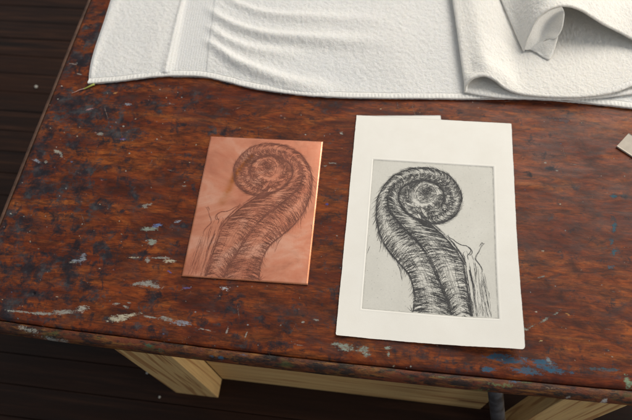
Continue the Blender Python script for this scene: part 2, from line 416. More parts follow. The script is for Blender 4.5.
def build_top():
    xs = np.r_[np.linspace(.006, 1.04, 830), np.linspace(1.06, 1.30, 16)]
    ts = np.r_[np.linspace(0, .72, 560), np.linspace(.74, .95, 12)]
    X = np.repeat(xs[:, None], len(ts), 1); Y = front_y(X) * (1 - ts[None] / .95) + ts[None] + .0012
    col, ink = paint_maps(X, Y, PAINT, INK)
    ink += smooth(.42, .0, X) * .27 + smooth(.10, .0, Y) * .10 + .06 - smooth(.7, 1., X) * .05
    Z = fbm(X * 7, Y * 9, 3, 3) * .0010 + fbm(X * 40, Y * 160, 4, 2) * .0002
    # rounded rims
    ex = np.minimum(X - .006, .0) ; 
    dy = Y - Y[:, :1]; Z -= .0022 * smooth(.004, 0, dy) + .0012 * smooth(.012, 0, dy); Z -= .002 * smooth(.012, .006, X)
    # little nail hole
    h = at(34, 293.5); Z -= .003 * np.exp(-((X - h[0]) ** 2 + (Y - h[1]) ** 2) / .0018 ** 2)
    n, m = X.shape
    TOP = np.stack([X, Y, Z], -1)
    # skirts downward
    V = TOP.reshape(-1, 3); F = grid_faces(n, m)
    I = np.arange(n * m).reshape(n, m)
    rim = np.r_[I[:, 0], I[-1, 1:], I[::-1, -1][1:], I[0, ::-1][1:]]
    B = V[rim].copy(); B[:, 2] = -.026; o = len(V); V = np.r_[V, B]
    a = np.arange(len(rim) - 1); F2 = np.stack([rim[:-1], rim[1:], o + a + 1, o + a], 1)
    att_c = np.r_[col.reshape(-1, 4), np.zeros((len(rim), 4))]; att_i = np.r_[ink.ravel(), np.full(len(rim), .6)]
    F = np.concatenate([F[:, ::-1], F2])
    ob = mesh_obj('tabletop', V - TB, F, M['top'], table, True, {'paint': att_c, 'ink': att_i})
build_top()

LIP = [(33, 332, 9, 3, 10, GW), (50, 339, 14, 3, 12, (.30, .32, .30)), (61, 341, 6, 3.4, 0, GW), (24, 329, 4, 3, 0, GW), (150, 346, 5, 2.6, 20, (.02, .09, .06)), (161, 351, 4, 2.4, 10, (.02, .10, .06)),
       (221, 358, 3.4, 2.6, 0, (.03, .10, .18)), (212, 357, 3, 1.6, 0, (.03, .09, .15)), (245, 356, 5, 1.6, 0, (.1, .1, .14)), (491, 376, 12, 2.2, 4, (.09, .13, .04)), (503, 386, 14, 3, 5, (.13, .16, .07)),
       (478, 390, 10, 2, 5, (.09, .12, .04)), (524, 383, 8, 2.4, 0, (.06, .09, .03)), (513, 383, 6, 2, 0, BL), (360, 379, 4, 2, 0, (.16, .18, .18)), (412, 384, 8, 3, 0, (.02, .015, .015)),
       (568, 397, 3, 1.5, 0, (.3, .28, .25)), (440, 378, 12, 2, 4, (.10, .11, .05)), (550, 389, 8, 1.6, 4, (.2, .13, .08)), (604.5, 401, 3.4, 3.2, 0, (.55, .55, .53)), (593.5, 402.5, 3, 2.6, 0, (.45, .45, .44)),
       ]
def build_edges():
    # front moulding: rounded strip, profile swept along x
    xs = np.linspace(-.004, 1.30, 1000)
    prof = [(-.0005, -.006), (-.0005, -.0016), (-.0022, -.0006), (-.006, -.0004), (-.0095, -.0014), (-.0125, -.0040), (-.0145, -.0085), (-.0150, -.0135), (-.0140, -.019), (-.0110, -.0235), (-.0065, -.0258), (-.0005, -.0262)]
    P = spline(prof, 44)
    X = np.repeat(xs[:, None], len(P), 1)
    wob = fbm(X * 14, np.repeat(P[None, :, 1] * 60, len(xs), 0), 31, 4)
    nick = fbm(X * 60, np.repeat(P[None, :, 1] * 90, len(xs), 0), 35, 3)
    Y = front_y(X) + P[None, :, 0] * (1 + .10 * wob) + .0012 * wob; Z = P[None, :, 1] + .0018 * wob - .0012 * np.clip(nick - .12, 0, 1) * 4
    Y[:, 0] = front_y(xs) - .0004; Y[:, -1] = front_y(xs) - .0004
    col, _ = paint_maps(X, Y, LIP, z=-.006)
    V = np.stack([X, Y, Z], -1).reshape(-1, 3)
    n, m = X.shape; F = grid_faces(n, m)
    I = np.arange(n * m).reshape(n, m)
    Fc = np.stack([I[:-1, -1], I[1:, -1], I[1:, 0], I[:-1, 0]], 1)
    mesh_obj('edge_moulding', V - TB, np.concatenate([F, Fc]), M['edge'], table, True, {'paint': col.reshape(-1, 4)})
    # left moulding, swept along y
    ys = np.linspace(.004, .95, 500)
    Yg = np.repeat(ys[:, None], len(P), 1)
    wob = fbm(Yg * 14, np.repeat(P[None, :, 1] * 60, len(ys), 0), 51, 4)
    Xg = .0045 + P[None, :, 0] * .55 * (1 + .2 * wob); Zg = P[None, :, 1] + .0012 * wob - .0008
    V = np.stack([Xg, Yg, Zg], -1).reshape(-1, 3); n, m = Xg.shape; F = grid_faces(n, m)[:, ::-1]
    I = np.arange(n * m).reshape(n, m); Fc = np.stack([I[:-1, -1], I[:-1, 0], I[1:, 0], I[1:, -1]], 1)
    mesh_obj('edge_moulding', V - TB, np.concatenate([F, Fc]), M['sedge'], table, True)
build_edges()

def box_obj(name, x0, x1, y0, y1, z0, z1, mat, parent, base, bev=.0015, rot=None):
    import bmesh
    bm = bmesh.new(); bmesh.ops.create_cube(bm, size=1)
    for v in bm.verts:
        v.co = (x0 + (x1 - x0) * (v.co.x + .5), y0 + (y1 - y0) * (v.co.y + .5), z0 + (z1 - z0) * (v.co.z + .5))
    bmesh.ops.bevel(bm, geom=bm.edges[:], offset=bev, segments=2, affect='EDGES', profile=.6)
    for v in bm.verts: v.co = (v.co.x - base[0], v.co.y - base[1], v.co.z - base[2])
    me = bpy.data.meshes.new(name); bm.to_mesh(me); bm.free(); me.materials.append(mat)
    o = bpy.data.objects.new(name, me); COL.objects.link(o); o.parent = parent; return o

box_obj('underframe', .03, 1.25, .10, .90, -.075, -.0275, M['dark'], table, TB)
for (x0, x1, y0, y1) in [(.192, .281, .0005, .038), (.846, .928, .0005, .038), (.192, .281, .86, .898), (1.13, 1.22, .86, .898)]:
    o = box_obj('leg', x0, x1, y0, y1, FZ, -.0268, M['pine'], table, TB)
box_obj('rail', .2815, .80, .0385, .0575, FZ + .002, -.16, M['pinex'], table, TB)

def tube(name, pts, r, mat, parent=None, base=(0, 0, 0), seg=20, rads=None):
    pts = np.asarray(pts, float); n = len(pts); V = []
    T = np.gradient(pts, axis=0); up = np.array([.13, .7, .7])
    for i, p in enumerate(pts):
        t = T[i] / np.linalg.norm(T[i]); a = np.cross(t, up); a /= np.linalg.norm(a); b = np.cross(t, a)
        rr = r if rads is None else rads[i]
        for q in range(seg):
            th = 2 * math.pi * q / seg; V.append(p + rr * (math.cos(th) * a + math.sin(th) * b) - np.array(base))
    F = [[i * seg + q, i * seg + (q + 1) % seg, (i + 1) * seg + (q + 1) % seg, (i + 1) * seg + q] for i in range(n - 1) for q in range(seg)]
    F += [list(range(seg))[::-1], [(n - 1) * seg + q for q in range(seg)]]
    return mesh_obj(name, V, F, mat, parent, True)
a = aty(495.5, 393, .018); b = at(501, 452, FZ)
pipe_p = np.linspace(a + (a - b) * .18, b + np.array([0, 0, .002]), 12)
pipe_p[0, 2] = min(pipe_p[0, 2], -.03)
tube('pipe_leg', pipe_p, .0118, M['steel'], table, TB, 28)

# ------------------------------------------------------------------ THE DRAWING (shared by plate and print), local metres, centre origin
MARK = np.array([.64821758, .19252533]); MROT = math.radians(.8178)
PW, PH = .180, .238
def D(cx, cy):
    p = at(365 + cx / 2.47, 155 + cy / 2.47, .001)[:2] - MARK
    c, s = math.cos(MROT), math.sin(MROT)
    return np.array([c * p[0] + s * p[1], -s * p[0] + c * p[1]])
def DD(L): return np.array([D(*q) for q in L])
O1 = DD([(118, 404), (121, 378), (123, 350), (119, 325), (111, 300), (99, 283), (85, 268), (69, 250), (54, 230), (42, 208), (34, 185), (29, 160), (28, 138), (31, 112), (40, 88), (53, 68), (72, 51), (95, 40),
         (122, 33), (150, 32), (178, 37), (203, 48), (222, 66), (234, 88), (238, 112), (232, 134), (220, 152), (198, 165), (172, 170), (150, 168), (132, 160)])
I1 = DD([(216, 408), (210, 385), (201, 352), (186, 318), (170, 280), (150, 242), (128, 214), (105, 191), (82, 167), (66, 146), (58, 127), (57, 107), (64, 87), (79, 71), (99, 59),
         (122, 52), (148, 50), (172, 55), (192, 66), (206, 82), (212, 100), (210, 120), (200, 136), (185, 148), (165, 154), (148, 155), (135, 152)])
I2 = DD([(264, 408), (259, 372), (253, 335), (247, 300), (241, 268), (226, 240), (206, 215), (187, 195), (167, 178), (146, 164), (118, 152), (99, 137), (87, 119), (84, 100), (92, 83), (108, 73), (130, 66),
         (152, 66), (172, 72), (187, 84), (193, 100), (191, 116), (182, 130), (166, 140), (150, 144), (135, 145)])
WHITE = []
for (cx, cy, a_, b_, an) in [(146, 142, 5, 15, 32), (131, 136, 4.4, 10, 55), (114, 124, 3.6, 17, 68), (172, 137, 3.4, 15, 96), (134, 151, 3.2, 9, 30), (104, 96, 3.2, 15, 6), (111, 98, 2.6, 15, 6)]:
    c = D(cx, cy); k_ = .001 / 2.47 * 1.48; WHITE.append((c[0], c[1], a_ * k_, b_ * k_, math.radians(an)))
STR = []     # list of (points Nx2, widths N)
def in_white(p):
    for (cx, cy, a_, b_, an) in WHITE:
        dx, dy = p[0] - cx, p[1] - cy
        u = dx * math.cos(an) + dy * math.sin(an); v = -dx * math.sin(an) + dy * math.cos(an)
        if (u / a_) ** 2 + (v / b_) ** 2 < 1: return True
    return False
def stroke(P, w, taper=True, force=False):
    P = np.asarray(P)
    hx, hy = PW / 2 - .001, PH / 2 - .001
    ok = (abs(P[:, 0]) < hx) & (abs(P[:, 1]) < hy)
    if not ok.all():
        idx = np.where(ok)[0]
        if len(idx) < 2: return
        P = P[idx[0]:idx[-1] + 1]
        if not ((abs(P[:, 0]) < hx) & (abs(P[:, 1]) < hy)).all(): return
    if not force and in_white(P[len(P) // 2]): return
    n = len(P); t = np.linspace(0, 1, n)
    W = w * (.45 + .55 * np.sin(np.clip(t * .9 + .1, 0, 1) * math.pi)) if taper else np.full(n, w)
    STR.append((P, W))
def line(pts, w=.0005, rep=3, jit=.0005, n=None, force=True):
    C = arcspline(pts, n or max(12, len(pts) * 6))
    for r_ in range(rep):
        o = rng.normal(0, jit, 2); a0 = rng.uniform(0, .3); a1 = rng.uniform(.7, 1)
        if r_ == 0: a0, a1 = 0, 1
        S = C[int(a0 * (len(C) - 1)):int(a1 * (len(C) - 1)) + 1]
        if len(S) < 3: continue
        stroke(S + o + rng.normal(0, jit * .35, S.shape), w * rng.uniform(.6, 1.1), force=force)

def band(A, B, rows, per, tr=(0, 1), sag=.010, w=(.00018, .00034), lean=.35, n_s=600, shade=None):
    """rows of curved hairs laid across a stalk between its edges A and B; each row bows towards the coil, like shaggy scales"""
    A = spline(A, n_s); B = spline(B, n_s)
    def pt(t, s):
        x = np.clip(t, 0, 1) * (n_s - 1); i = np.minimum(x.astype(int), n_s - 2); f = (x - i)[:, None]
        a = A[i] * (1 - f) + A[i + 1] * f; b = B[i] * (1 - f) + B[i + 1] * f
        return a * (1 - s[:, None]) + b * s[:, None]
    for r in range(rows):
        t0 = tr[0] + (tr[1] - tr[0]) * (r + rng.uniform(-.4, .4)) / rows
        ph = rng.uniform(-.1, .1)
        for _ in range(per):
            s = rng.uniform(0, 1); L = rng.uniform(.16, .46)
            e = min(s, 1 - s) * 2
            cl = vnoise(np.array([t0 * 34]), np.array([s * 3 + 5]), 77)[0]
            dk = (1 - e) ** 1.3 * .85 + .18 + .55 * (cl - .45)
            if shade: dk += shade(t0, s)
            if rng.random() > dk + .12: continue
            ss = np.clip(np.linspace(s - L / 2, s + L / 2, 7), -.04, 1.04)
            tt = t0 + sag * (1 - (2 * ss - 1) ** 2) * (1 + ph) + rng.normal(0, .0016) + (ss - s) * rng.normal(0, .018) + .0009 * np.sin(ss * 17 + rng.uniform(0, 6))
            stroke(pt(tt, ss), rng.uniform(*w) * (.8 + .75 * min(1, max(0, dk))))
    # longer soft hairs that lie down the stalk
    for _ in range(rows * 2):
        t0 = rng.uniform(*tr); s = rng.beta(.6, .6); Lh = rng.uniform(.008, .022); q = np.linspace(0, 1, 5)
        stroke(pt(t0 - Lh * q, np.clip(s + (s - .5) * .16 * q ** 2 + .03 * np.sin(q * 5), -.05, 1.05)), rng.uniform(.00018, .00032))

band(O1, I1, 190, 26, shade=lambda t, s: .10 if t < .45 and s > .72 else (-.12 if .25 < s < .6 and t < .5 else .05))
band(I1, I2, 170, 26, shade=lambda t, s: .16 if t < .45 and s < .25 else (-.14 if .3 < s < .65 and t < .5 else .06))
def along(C, n, off, ln=(.02, .06), w=(.0002, .0004), side=0.0, tr=(0, 1), back=True):
    S = spline(C, 900); T = np.gradient(S, axis=0); T /= np.linalg.norm(T, axis=1)[:, None]; N = np.stack([-T[:, 1], T[:, 0]], 1)
    for _ in range(n):
        t = rng.uniform(*tr); i0 = int(t * 899); L = int(rng.uniform(*ln) * 900); ii = i0 - np.arange(0, max(4, L), max(1, L // 5))
        ii = ii[(ii >= 0)]
        if len(ii) < 3: continue
        o = rng.normal(0, off); g = np.linspace(0, 1, len(ii)) ** 1.5 * side * rng.uniform(.3, 1)
        stroke(S[ii] + N[ii] * (o + g)[:, None], rng.uniform(*w))
# dark contours; the frond's outer side is fringed with hairs that sweep down and outwards
along(O1, 250, .0006, (.015, .045), (.00026, .0005), .0)
along(O1, 360, .0006, (.012, .03), (.00018, .00032), .0042)
along(O1, 60, .0006, (.02, .036), (.0003, .00042), .0085, (.08, .5))
along(I1, 260, .0012, (.012, .03), (.00024, .00042), .0, (0, .5))
along(I1, 90, .0016, (.01, .025), (.0002, .0003), .0, (.5, 1))
along(I1, 240, .0022, (.012, .03), (.0002, .0004), .0, (0, .5))
along(I2, 230, .0009, (.012, .035), (.00024, .00045), .0, (0, .55))
along(I2, 60, .0014, (.01, .025), (.0002, .0003), .0, (.55, 1))
along(I2, 160, .0006, (.012, .03), (.0002, .0003), -.0026, (0, .36))
# extra depth in the throat of the coil and down the middle furrow
along(I2, 120, .0016, (.012, .03), (.00028, .00045), .0, (.34, .66))
along(I1, 110, .0018, (.01, .025), (.00028, .00045), -.001, (.2, .5))
line(DD([(196, 196), (214, 214), (232, 238), (246, 262), (252, 285)]), .0006, 7, .0007)
line(DD([(132, 160), (150, 169), (172, 172), (198, 167), (220, 154)]), .0006, 6, .0006)
line(DD([(150, 162), (168, 172), (186, 188), (206, 207)]), .0006, 6, .0006)
# inner ring and eye
def ell(cx, cy, rx, ry, a0, a1, n=24, rot=0):
    th = np.radians(np.linspace(a0, a1, n)); x = rx * np.cos(th); y = ry * np.sin(th); r_ = math.radians(rot)
    return DD(list(zip(cx + x * math.cos(r_) - y * math.sin(r_), cy + x * math.sin(r_) + y * math.cos(r_))))
for (rx, ry, rep, w_) in [(25, 22, 6, .00038), (44, 33, 2, .00034)]:
    for _ in range(rep):
        a0 = rng.uniform(0, 360); line(ell(150 + rng.normal(0, 1.6), 96 + rng.normal(0, 1.4), rx, ry, a0, a0 + rng.uniform(60, 170), 24, rng.uniform(-25, 5)), w_, 1, .0005, 30)
for _ in range(420):
    r_ = 25 * math.sqrt(rng.random()); th = rng.uniform(0, 360); a0 = rng.uniform(0, 360); q = rng.uniform(3, 8)
    cx, cy = 150 + r_ * math.cos(math.radians(th)), 95 + .92 * r_ * math.sin(math.radians(th))
    line(ell(cx, cy, q, q * .6, a0, a0 + rng.uniform(50, 130), 5, rng.uniform(-40, 10)), rng.uniform(.0002, .00036), 1, .0002, 6)
for _ in range(90):
    cx, cy = 148 + rng.normal(0, 6), 92 + rng.normal(0, 5); a0 = rng.uniform(0, 360)
    line(ell(cx, cy, 4, 3, a0, a0 + 120, 5), .0004, 1, .0002, 6)
for i in range(9):              # vertical ribs left of the eye
    x = 100 + i * 2.9
    for _ in range(3): line(DD([(x + 2, 78 + abs(i - 4) * 1.5), (x - 1.5, 92), (x, 104), (x + 3, 112 - abs(i - 4))]), .00034, 1, .0003, 10)
for _ in range(420):           # tangential hairs filling the coil's throat
    th = rng.uniform(0, 360); q = rng.uniform(.58, 1.02); a1 = rng.uniform(6, 22)
    tw = rng.uniform(-.10, .10)
    p = [(140 + 54 * (q + tw * f) * math.cos(math.radians(th + a1 * f)), 105 + 42 * (q + tw * f) * math.sin(math.radians(th + a1 * f))) for f in (0, .5, 1)]
    if (p[1][0] - 150) ** 2 + ((p[1][1] - 96) * 1.08) ** 2 < 29 ** 2: continue
    line(DD(p), rng.uniform(.0002, .00036), 1, .0002, 5, force=False)
for _ in range(1500):           # short radial hairs round the throat
    th = rng.uniform(0, 360); q = rng.uniform(.55, 1.04); dq = rng.uniform(.08, .2); tw = rng.uniform(4, 16)
    if vnoise(np.array([th / 13.]), np.array([q * 5]), 5)[0] < .35: continue
    p = [(140 + 54 * (q + dq * f) * math.cos(math.radians(th + tw * f * f)), 105 + 42 * (q + dq * f) * math.sin(math.radians(th + tw * f * f))) for f in (-.5, 0, .5, 1)]
    if (p[1][0] - 150) ** 2 + ((p[1][1] - 96) * 1.08) ** 2 < 30 ** 2: continue
    line(DD(p), rng.uniform(.00018, .00032), 1, .0002, 5, force=False)
for _ in range(260):            # hatching of the inner ring
    th = rng.uniform(0, 360); r0 = rng.uniform(30, 40); r1 = r0 + rng.uniform(5, 12); tw = rng.uniform(-16, 16)
    p = [(150 + r_ * 1.18 * math.cos(math.radians(th + tw * f)), 97 + r_ * .95 * math.sin(math.radians(th + tw * f))) for f, r_ in ((0, r0), (.5, (r0 + r1) / 2), (1, r1))]
    line(DD(p), rng.uniform(.0002, .00034), 1, .0002, 5, force=False)
for (cx, cy, a_, b_, an) in WHITE:
    th = np.linspace(0, 2 * math.pi, 22)
    u = a_ * np.cos(th); v = b_ * np.sin(th)
    line(np.stack([cx + u * math.cos(an) - v * math.sin(an), cy + u * math.sin(an) + v * math.cos(an)], 1), .0004, 3, .0002, 30)
for rr_ in (24.5,):
    for q_ in range(4): line(ell(150, 96, rr_, rr_ * .93, q_ * 95 + rng.uniform(-20, 20), q_ * 95 + 110, 24), rng.uniform(.0003, .0005), 1, .0004, 24)
for _ in range(130):            # darker upper right and centre of the eye
    cx, cy = (158, 86) if rng.random() < .6 else (148, 98); cx += rng.normal(0, 5); cy += rng.normal(0, 4); a0 = rng.uniform(0, 360)
    line(ell(cx, cy, 5, 3, a0, a0 + 110, 5, -30), .00036, 1, .0002, 6)
# cross hatching low on the stems
for (A, B, t0, t1, n_) in [(O1, I1, 0, .2, 45), (I1, I2, 0, .22, 45)]:
    A_ = spline(A, 400); B_ = spline(B, 400)
    for _ in range(n_):
        t = rng.uniform(t0, t1); s = rng.uniform(0, .8); dt = rng.uniform(.03, .07); s1 = s + rng.uniform(-.05, .05)
        ii = np.clip((np.linspace(t, t + dt, 6) * 399).astype(int), 0, 399); sv = np.linspace(s, s1, 6)[:, None]
        stroke(A_[ii] * (1 - sv) + B_[ii] * sv, rng.uniform(.0002, .00034))
# small dry shoots to the right (pixels of a 4.2x enlargement at 425,225)
def E(L): return DD([((425 + x / 4.2 - 365) * 2.47, (225 + y / 4.2 - 155) * 2.47) for x, y in L])
for L, w_, rep in [([(92, 42), (104, 55), (118, 62), (132, 74), (152, 84), (172, 88), (188, 98), (197, 112), (190, 126), (178, 120), (172, 108)], .00055, 4),
                   ([(98, 40), (94, 50), (106, 62)], .0004, 2), ([(168, 112), (160, 124), (168, 138), (163, 152), (172, 168)], .0005, 3),
                   ([(250, 78), (238, 90), (228, 110), (218, 126), (212, 142), (220, 156), (232, 172), (240, 192), (236, 206)], .00055, 4),
                   ([(246, 82), (240, 76), (230, 92)], .0005, 4), ([(176, 92), (190, 104), (188, 118), (178, 130), (182, 150)], .0005, 5), ([(214, 140), (210, 160), (216, 190), (214, 230)], .0004, 4), ([(160, 130), (166, 150), (162, 175)], .0005, 4), ([(236, 204), (248, 240), (254, 290), (262, 340), (272, 400)], .00045, 3),
                   ([(170, 160), (176, 200), (184, 250), (190, 300), (200, 350), (206, 402)], .0005, 5), ([(186, 160), (192, 210), (204, 260), (208, 310), (214, 360), (216, 402)], .00055, 6),
                   ([(204, 150), (208, 190), (212, 230), (206, 262)], .0004, 3), ([(222, 170), (224, 220), (230, 280), (240, 340), (246, 402)], .00035, 3),
                   ([(232, 220), (238, 280), (250, 340), (258, 402)], .0003, 3), ([(186, 190), (192, 214), (200, 242), (203, 258)], .0007, 5),
                   ([(170, 290), (178, 330), (186, 370), (190, 402)], .0005, 4), ([(196, 128), (200, 140), (206, 152)], .0004, 2)]:
    line(E(L), w_, rep, .0005)
for _ in range(120):
    x = rng.uniform(172, 268); y = rng.uniform(200, 395); x += (y - 300) * .12
    line(E([(x, y), (x + rng.normal(2, 2), y + rng.uniform(8, 26)), (x + rng.normal(4, 3), y + rng.uniform(28, 44))]), rng.uniform(.00018, .0003), 1, .0002, 6)
line(DD([(12, 226), (8, 236), (5, 246)]), .0004, 2, .0003)
line(DD([(80, 268), (88, 285), (93, 312)]), .0005, 4, .0005); line(DD([(112, 372), (116, 386), (104, 376)]), .0004, 3, .0005); line(DD([(36, 205), (40, 222), (36, 240)]), .0005, 3, .0005)
for _ in range(36):             # stray scratches in the background
    x, y = rng.uniform(10, 310), rng.uniform(20, 380)
    line(DD([(x, y), (x + rng.normal(0, 3), y + rng.uniform(3, 9))]), .00012, 1, .0001, 5)

def ribbon_mesh(name, mat, parent, zf, mirror=False, wscale=1.0, base=(0, 0, 0), xf=None):
    V = []; F = []; o = 0
    for (P, W) in STR:
        P = P.copy()
        if mirror: P[:, 0] *= -1
        T = np.gradient(P, axis=0); T /= (np.linalg.norm(T, axis=1)[:, None] + 1e-12); N = np.stack([-T[:, 1], T[:, 0]], 1)
        w = (W * wscale * .5)[:, None]
        L = P + N * w; R = P - N * w; dz = rng.uniform(.00003, .00014)
        A = np.empty((2 * len(P), 3)); A[0::2, :2] = L; A[1::2, :2] = R; A[:, 2] = zf(A[:, 0], A[:, 1]) + dz
        V.append(A); i = o + 2 * np.arange(len(P) - 1); F.append(np.stack([i, i + 1, i + 3, i + 2], 1)); o += len(A)
    return mesh_obj(name, np.concatenate(V) - np.array(base), np.concatenate(F), mat, parent)

# ------------------------------------------------------------------ COPPER PLATE
plate = tag(empty('copper_plate', (.38918, .21433, .0012), math.radians(1.765)), 'pink copper etching plate engraved with a curled fern frond', 'printing plate')
def build_plate():
    n, m = 150, 200; T = .0016; bev = .0007
    xs = np.linspace(-PW / 2, PW / 2, n); ys = np.linspace(-PH / 2, PH / 2, m)
    # extra loops for the bevel
    xs = np.r_[xs[0], xs[0] + bev * .5, xs[0] + bev, xs[2:-2], xs[-1] - bev, xs[-1] - bev * .5, xs[-1]]
    ys = np.r_[ys[0], ys[0] + bev * .5, ys[0] + bev, ys[2:-2], ys[-1] - bev, ys[-1] - bev * .5, ys[-1]]
    X, Y = np.meshgrid(xs, ys, indexing='ij')
    d = np.minimum(np.minimum(X - xs[0], xs[-1] - X), np.minimum(Y - ys[0], ys[-1] - Y))
    Z = T - .0009 * np.clip(1 - d / bev, 0, 1) + fbm(X * 12, Y * 12, 61, 2) * .0002 * smooth(0, .01, d)
    # orange smear in plate coordinates
    c, s = math.cos(-math.radians(1.765)), math.sin(-math.radians(1.765))
    def loc(px, py):
        p = at(px, py, .002)[:2] - np.array([.38918, .21433]); return np.array([c * p[0] - s * p[1], s * p[0] + c * p[1]])
    P = spline([loc(252, 156), loc(243, 166), loc(235, 176), loc(230, 188), loc(222, 202)], 24)
    sm = np.zeros_like(X)
    for i, p in enumerate(P):
        w = .0035 + .003 * i / 24
        sm = np.maximum(sm, np.exp(-((X - p[0]) ** 2 + (Y - p[1]) ** 2) / w ** 2) * (1 - .65 * i / 24))
    sm *= .7 + fbm(X * 90, Y * 90, 71, 3)
    edge = np.clip(1 - d / .003, 0, 1) * .25 * (Y < 0)
    BOT = np.stack([X, Y, np.zeros_like(X)], -1)
    V, F = slab(np.stack([X, Y, Z], -1), BOT)
    a = np.r_[np.maximum(sm, edge).ravel(), np.zeros(X.size)]
    body = mesh_obj('plate_body', V, F, M['copper'], plate, False, {'smear': a})
    ribbon_mesh('etched_drawing', M['groove'], plate, lambda x, y: T + fbm(x * 12, y * 12, 61, 2) * .0002 + .00005, True, .70)
build_plate()

# ------------------------------------------------------------------ PAPERS
PC = np.array([.6468553, .21329023]); PR = math.radians(.926); W2, H2 = .24153 / 2, .35917 / 2
dM = MARK - PC; c_, s_ = math.cos(PR), math.sin(PR)
ML = np.array([c_ * dM[0] + s_ * dM[1], -s_ * dM[0] + c_ * dM[1]])      # plate mark centre in paper coordinates
def zpaper(x, y):                                                         # local to the sheet
    lift = .015 * smooth(.55, 1.25, (x / W2) * .62 + (-y / H2) * .62) ** 1.3
    und = fbm(x * 9 + 3, y * 7, 81, 2) * .0016 * smooth(.0, .06, np.maximum(abs(x) - .07, abs(y) - .13) + .02)
    low = .0018 * smooth(.6, 1, -y / H2) * (.5 + .5 * np.sin(x * 42 + 1))
    return .0012 + lift + und + low
def zmark(x, y):
    d = np.maximum(abs(x - ML[0]) - PW / 2, abs(y - ML[1]) - PH / 2)
    press = smooth(.0014, -.0006, d)
    burr = .00012 * np.exp(-((d - .0018) / .0011) ** 2)
    return -.0006 * press + burr
def sheet_grid(w, h, nx, ny, seed, amp=.0004):
    u = np.linspace(-1, 1, nx); v = np.linspace(-1, 1, ny); U, V_ = np.meshgrid(u, v, indexing='ij')
    X = U * w; Y = V_ * h
    e = lambda q, s: fbm(q * 60, q * 0 + s, seed, 4) * amp * 2 + fbm(q * 420, q * 0 + s, seed + 9, 2) * amp * .8
    X = X + e(Y, 1.5) * smooth(.9, 1, U) + e(Y, 7.5) * smooth(.9, 1, -U)
    Y = Y + e(X, 3.5) * smooth(.93, 1, V_) + e(X, 9.5) * smooth(.93, 1, -V_)
    for sx, sy, r in ((1, -1, .0045 if amp > .00035 else .001), (1, 1, .0015), (-1, 1, .001), (-1, -1, .0025)):
        dx = np.maximum(sx * X - (w - r), 0); dy = np.maximum(sy * Y - (h - r), 0)
        k_ = np.where((dx > 0) & (dy > 0), np.maximum(dx, dy) / (np.hypot(dx, dy) + 1e-12), 1)
        X = X - sx * dx * (1 - k_); Y = Y - sy * dy * (1 - k_)
    return X, Y, U, V_

print_ = tag(empty('etching_print', (PC[0], PC[1], .0009), PR), 'cream sheet printed with a black fern frond etching', 'print')
X, Y, U, V_ = sheet_grid(W2, H2, 520, 760, 11)
ed = np.minimum(W2 - abs(X), H2 - abs(Y)); thin = .5 + .5 * smooth(0, .0012, ed)
Z = zpaper(X, Y) + zmark(X, Y)
V, F = slab(np.stack([X, Y, Z], -1), np.stack([X, Y, Z - .00045 * thin], -1))
mesh_obj('paper_sheet', V, F, M['paper'], print_, True)
nx, ny = 150, 200
X, Y = np.meshgrid(np.linspace(-PW / 2, PW / 2, nx) + ML[0], np.linspace(-PH / 2, PH / 2, ny) + ML[1], indexing='ij')
dd = np.minimum(PW / 2 - abs(X - ML[0]), PH / 2 - abs(Y - ML[1]))
X2 = X + fbm(Y * 150, X * 0, 3, 2) * .0004; Y2 = Y + fbm(X * 150, Y * 0, 8, 2) * .0004
rimv = smooth(.0022, .0, dd) * np.where(X > ML[0] + PW / 2 - .004, 1, np.where(Y > ML[1] + PH / 2 - .004, .8, .55))
tone = mesh_obj('plate_tone', np.stack([X2, Y2, zpaper(X, Y) + zmark(X, Y) + .0001], -1).reshape(-1, 3), grid_faces(nx, ny)[:, ::-1], M['tone'], print_, True, {'rim': rimv.ravel()})
STR_keep = STR
dr = MROT - PR; cd, sd = math.cos(dr), math.sin(dr)
STR = [(np.stack([P[:, 0] * cd - P[:, 1] * sd + ML[0], P[:, 0] * sd + P[:, 1] * cd + ML[1]], 1), W) for P, W in STR_keep]
ribbon_mesh('printed_drawing', M['ink'], print_, lambda x, y: zpaper(x, y) + zmark(x, y) + .00014)

# blank sheet underneath, peeping out at the top
tl = at(357.5, 116, 0)[:2]; tr = at(441.5, 115.6, 0)[:2]; ang = math.atan2(*(tr - tl)[::-1]); wv = np.linalg.norm(tr - tl) - .002; hv = .27
ctr = tl + .001 * np.array([math.cos(ang), math.sin(ang)]) + np.array([math.cos(ang) * wv / 2 + math.sin(ang) * hv / 2, math.sin(ang) * wv / 2 - math.cos(ang) * hv / 2])
X, Y, U, V_ = sheet_grid(wv / 2, hv / 2, 90, 120, 23, .0003)
V, F = slab(np.stack([X, Y, X * 0 + .0012], -1), np.stack([X, Y, X * 0 + .0008], -1))
b = tag(mesh_obj('blank_paper', V, F, M['paper'], None, True), 'blank cream paper peeping out above the top edge of the printed sheet', 'paper')
b.location = (ctr[0], ctr[1], 0); b.rotation_euler = (0, 0, ang)

# ------------------------------------------------------------------ MAT BOARD SCRAP
L = at(616.8, 146, .003); Tp = at(628.8, 133, .003); Bp = at(632, 158.5, .003)
e1 = (Tp - L)[:2]; l1 = np.linalg.norm(e1); e1 /= l1; e2 = np.array([e1[1], -e1[0]])
xs = np.linspace(0, .085, 40); ys = np.linspace(0, l1, 14)
S, R_ = np.meshgrid(xs, ys, indexing='ij')
XX = L[0] + e2[0] * S + e1[0] * R_; YY = L[1] + e2[1] * S + e1[1] * R_; ZZ = .0030 + .0002 * fbm(S * 60, R_ * 60, 4, 2)
base = np.array([XX.mean(), YY.mean(), 0])
V, F = slab(np.stack([XX, YY, ZZ], -1)[::-1] - base, np.stack([XX, YY, ZZ * 0 + .0006], -1)[::-1] - base)
o = tag(mesh_obj('mat_board_scrap', V, F, M['board']), 'grey-beige strip of thick board on the table beyond the print', 'board'); o.location = base

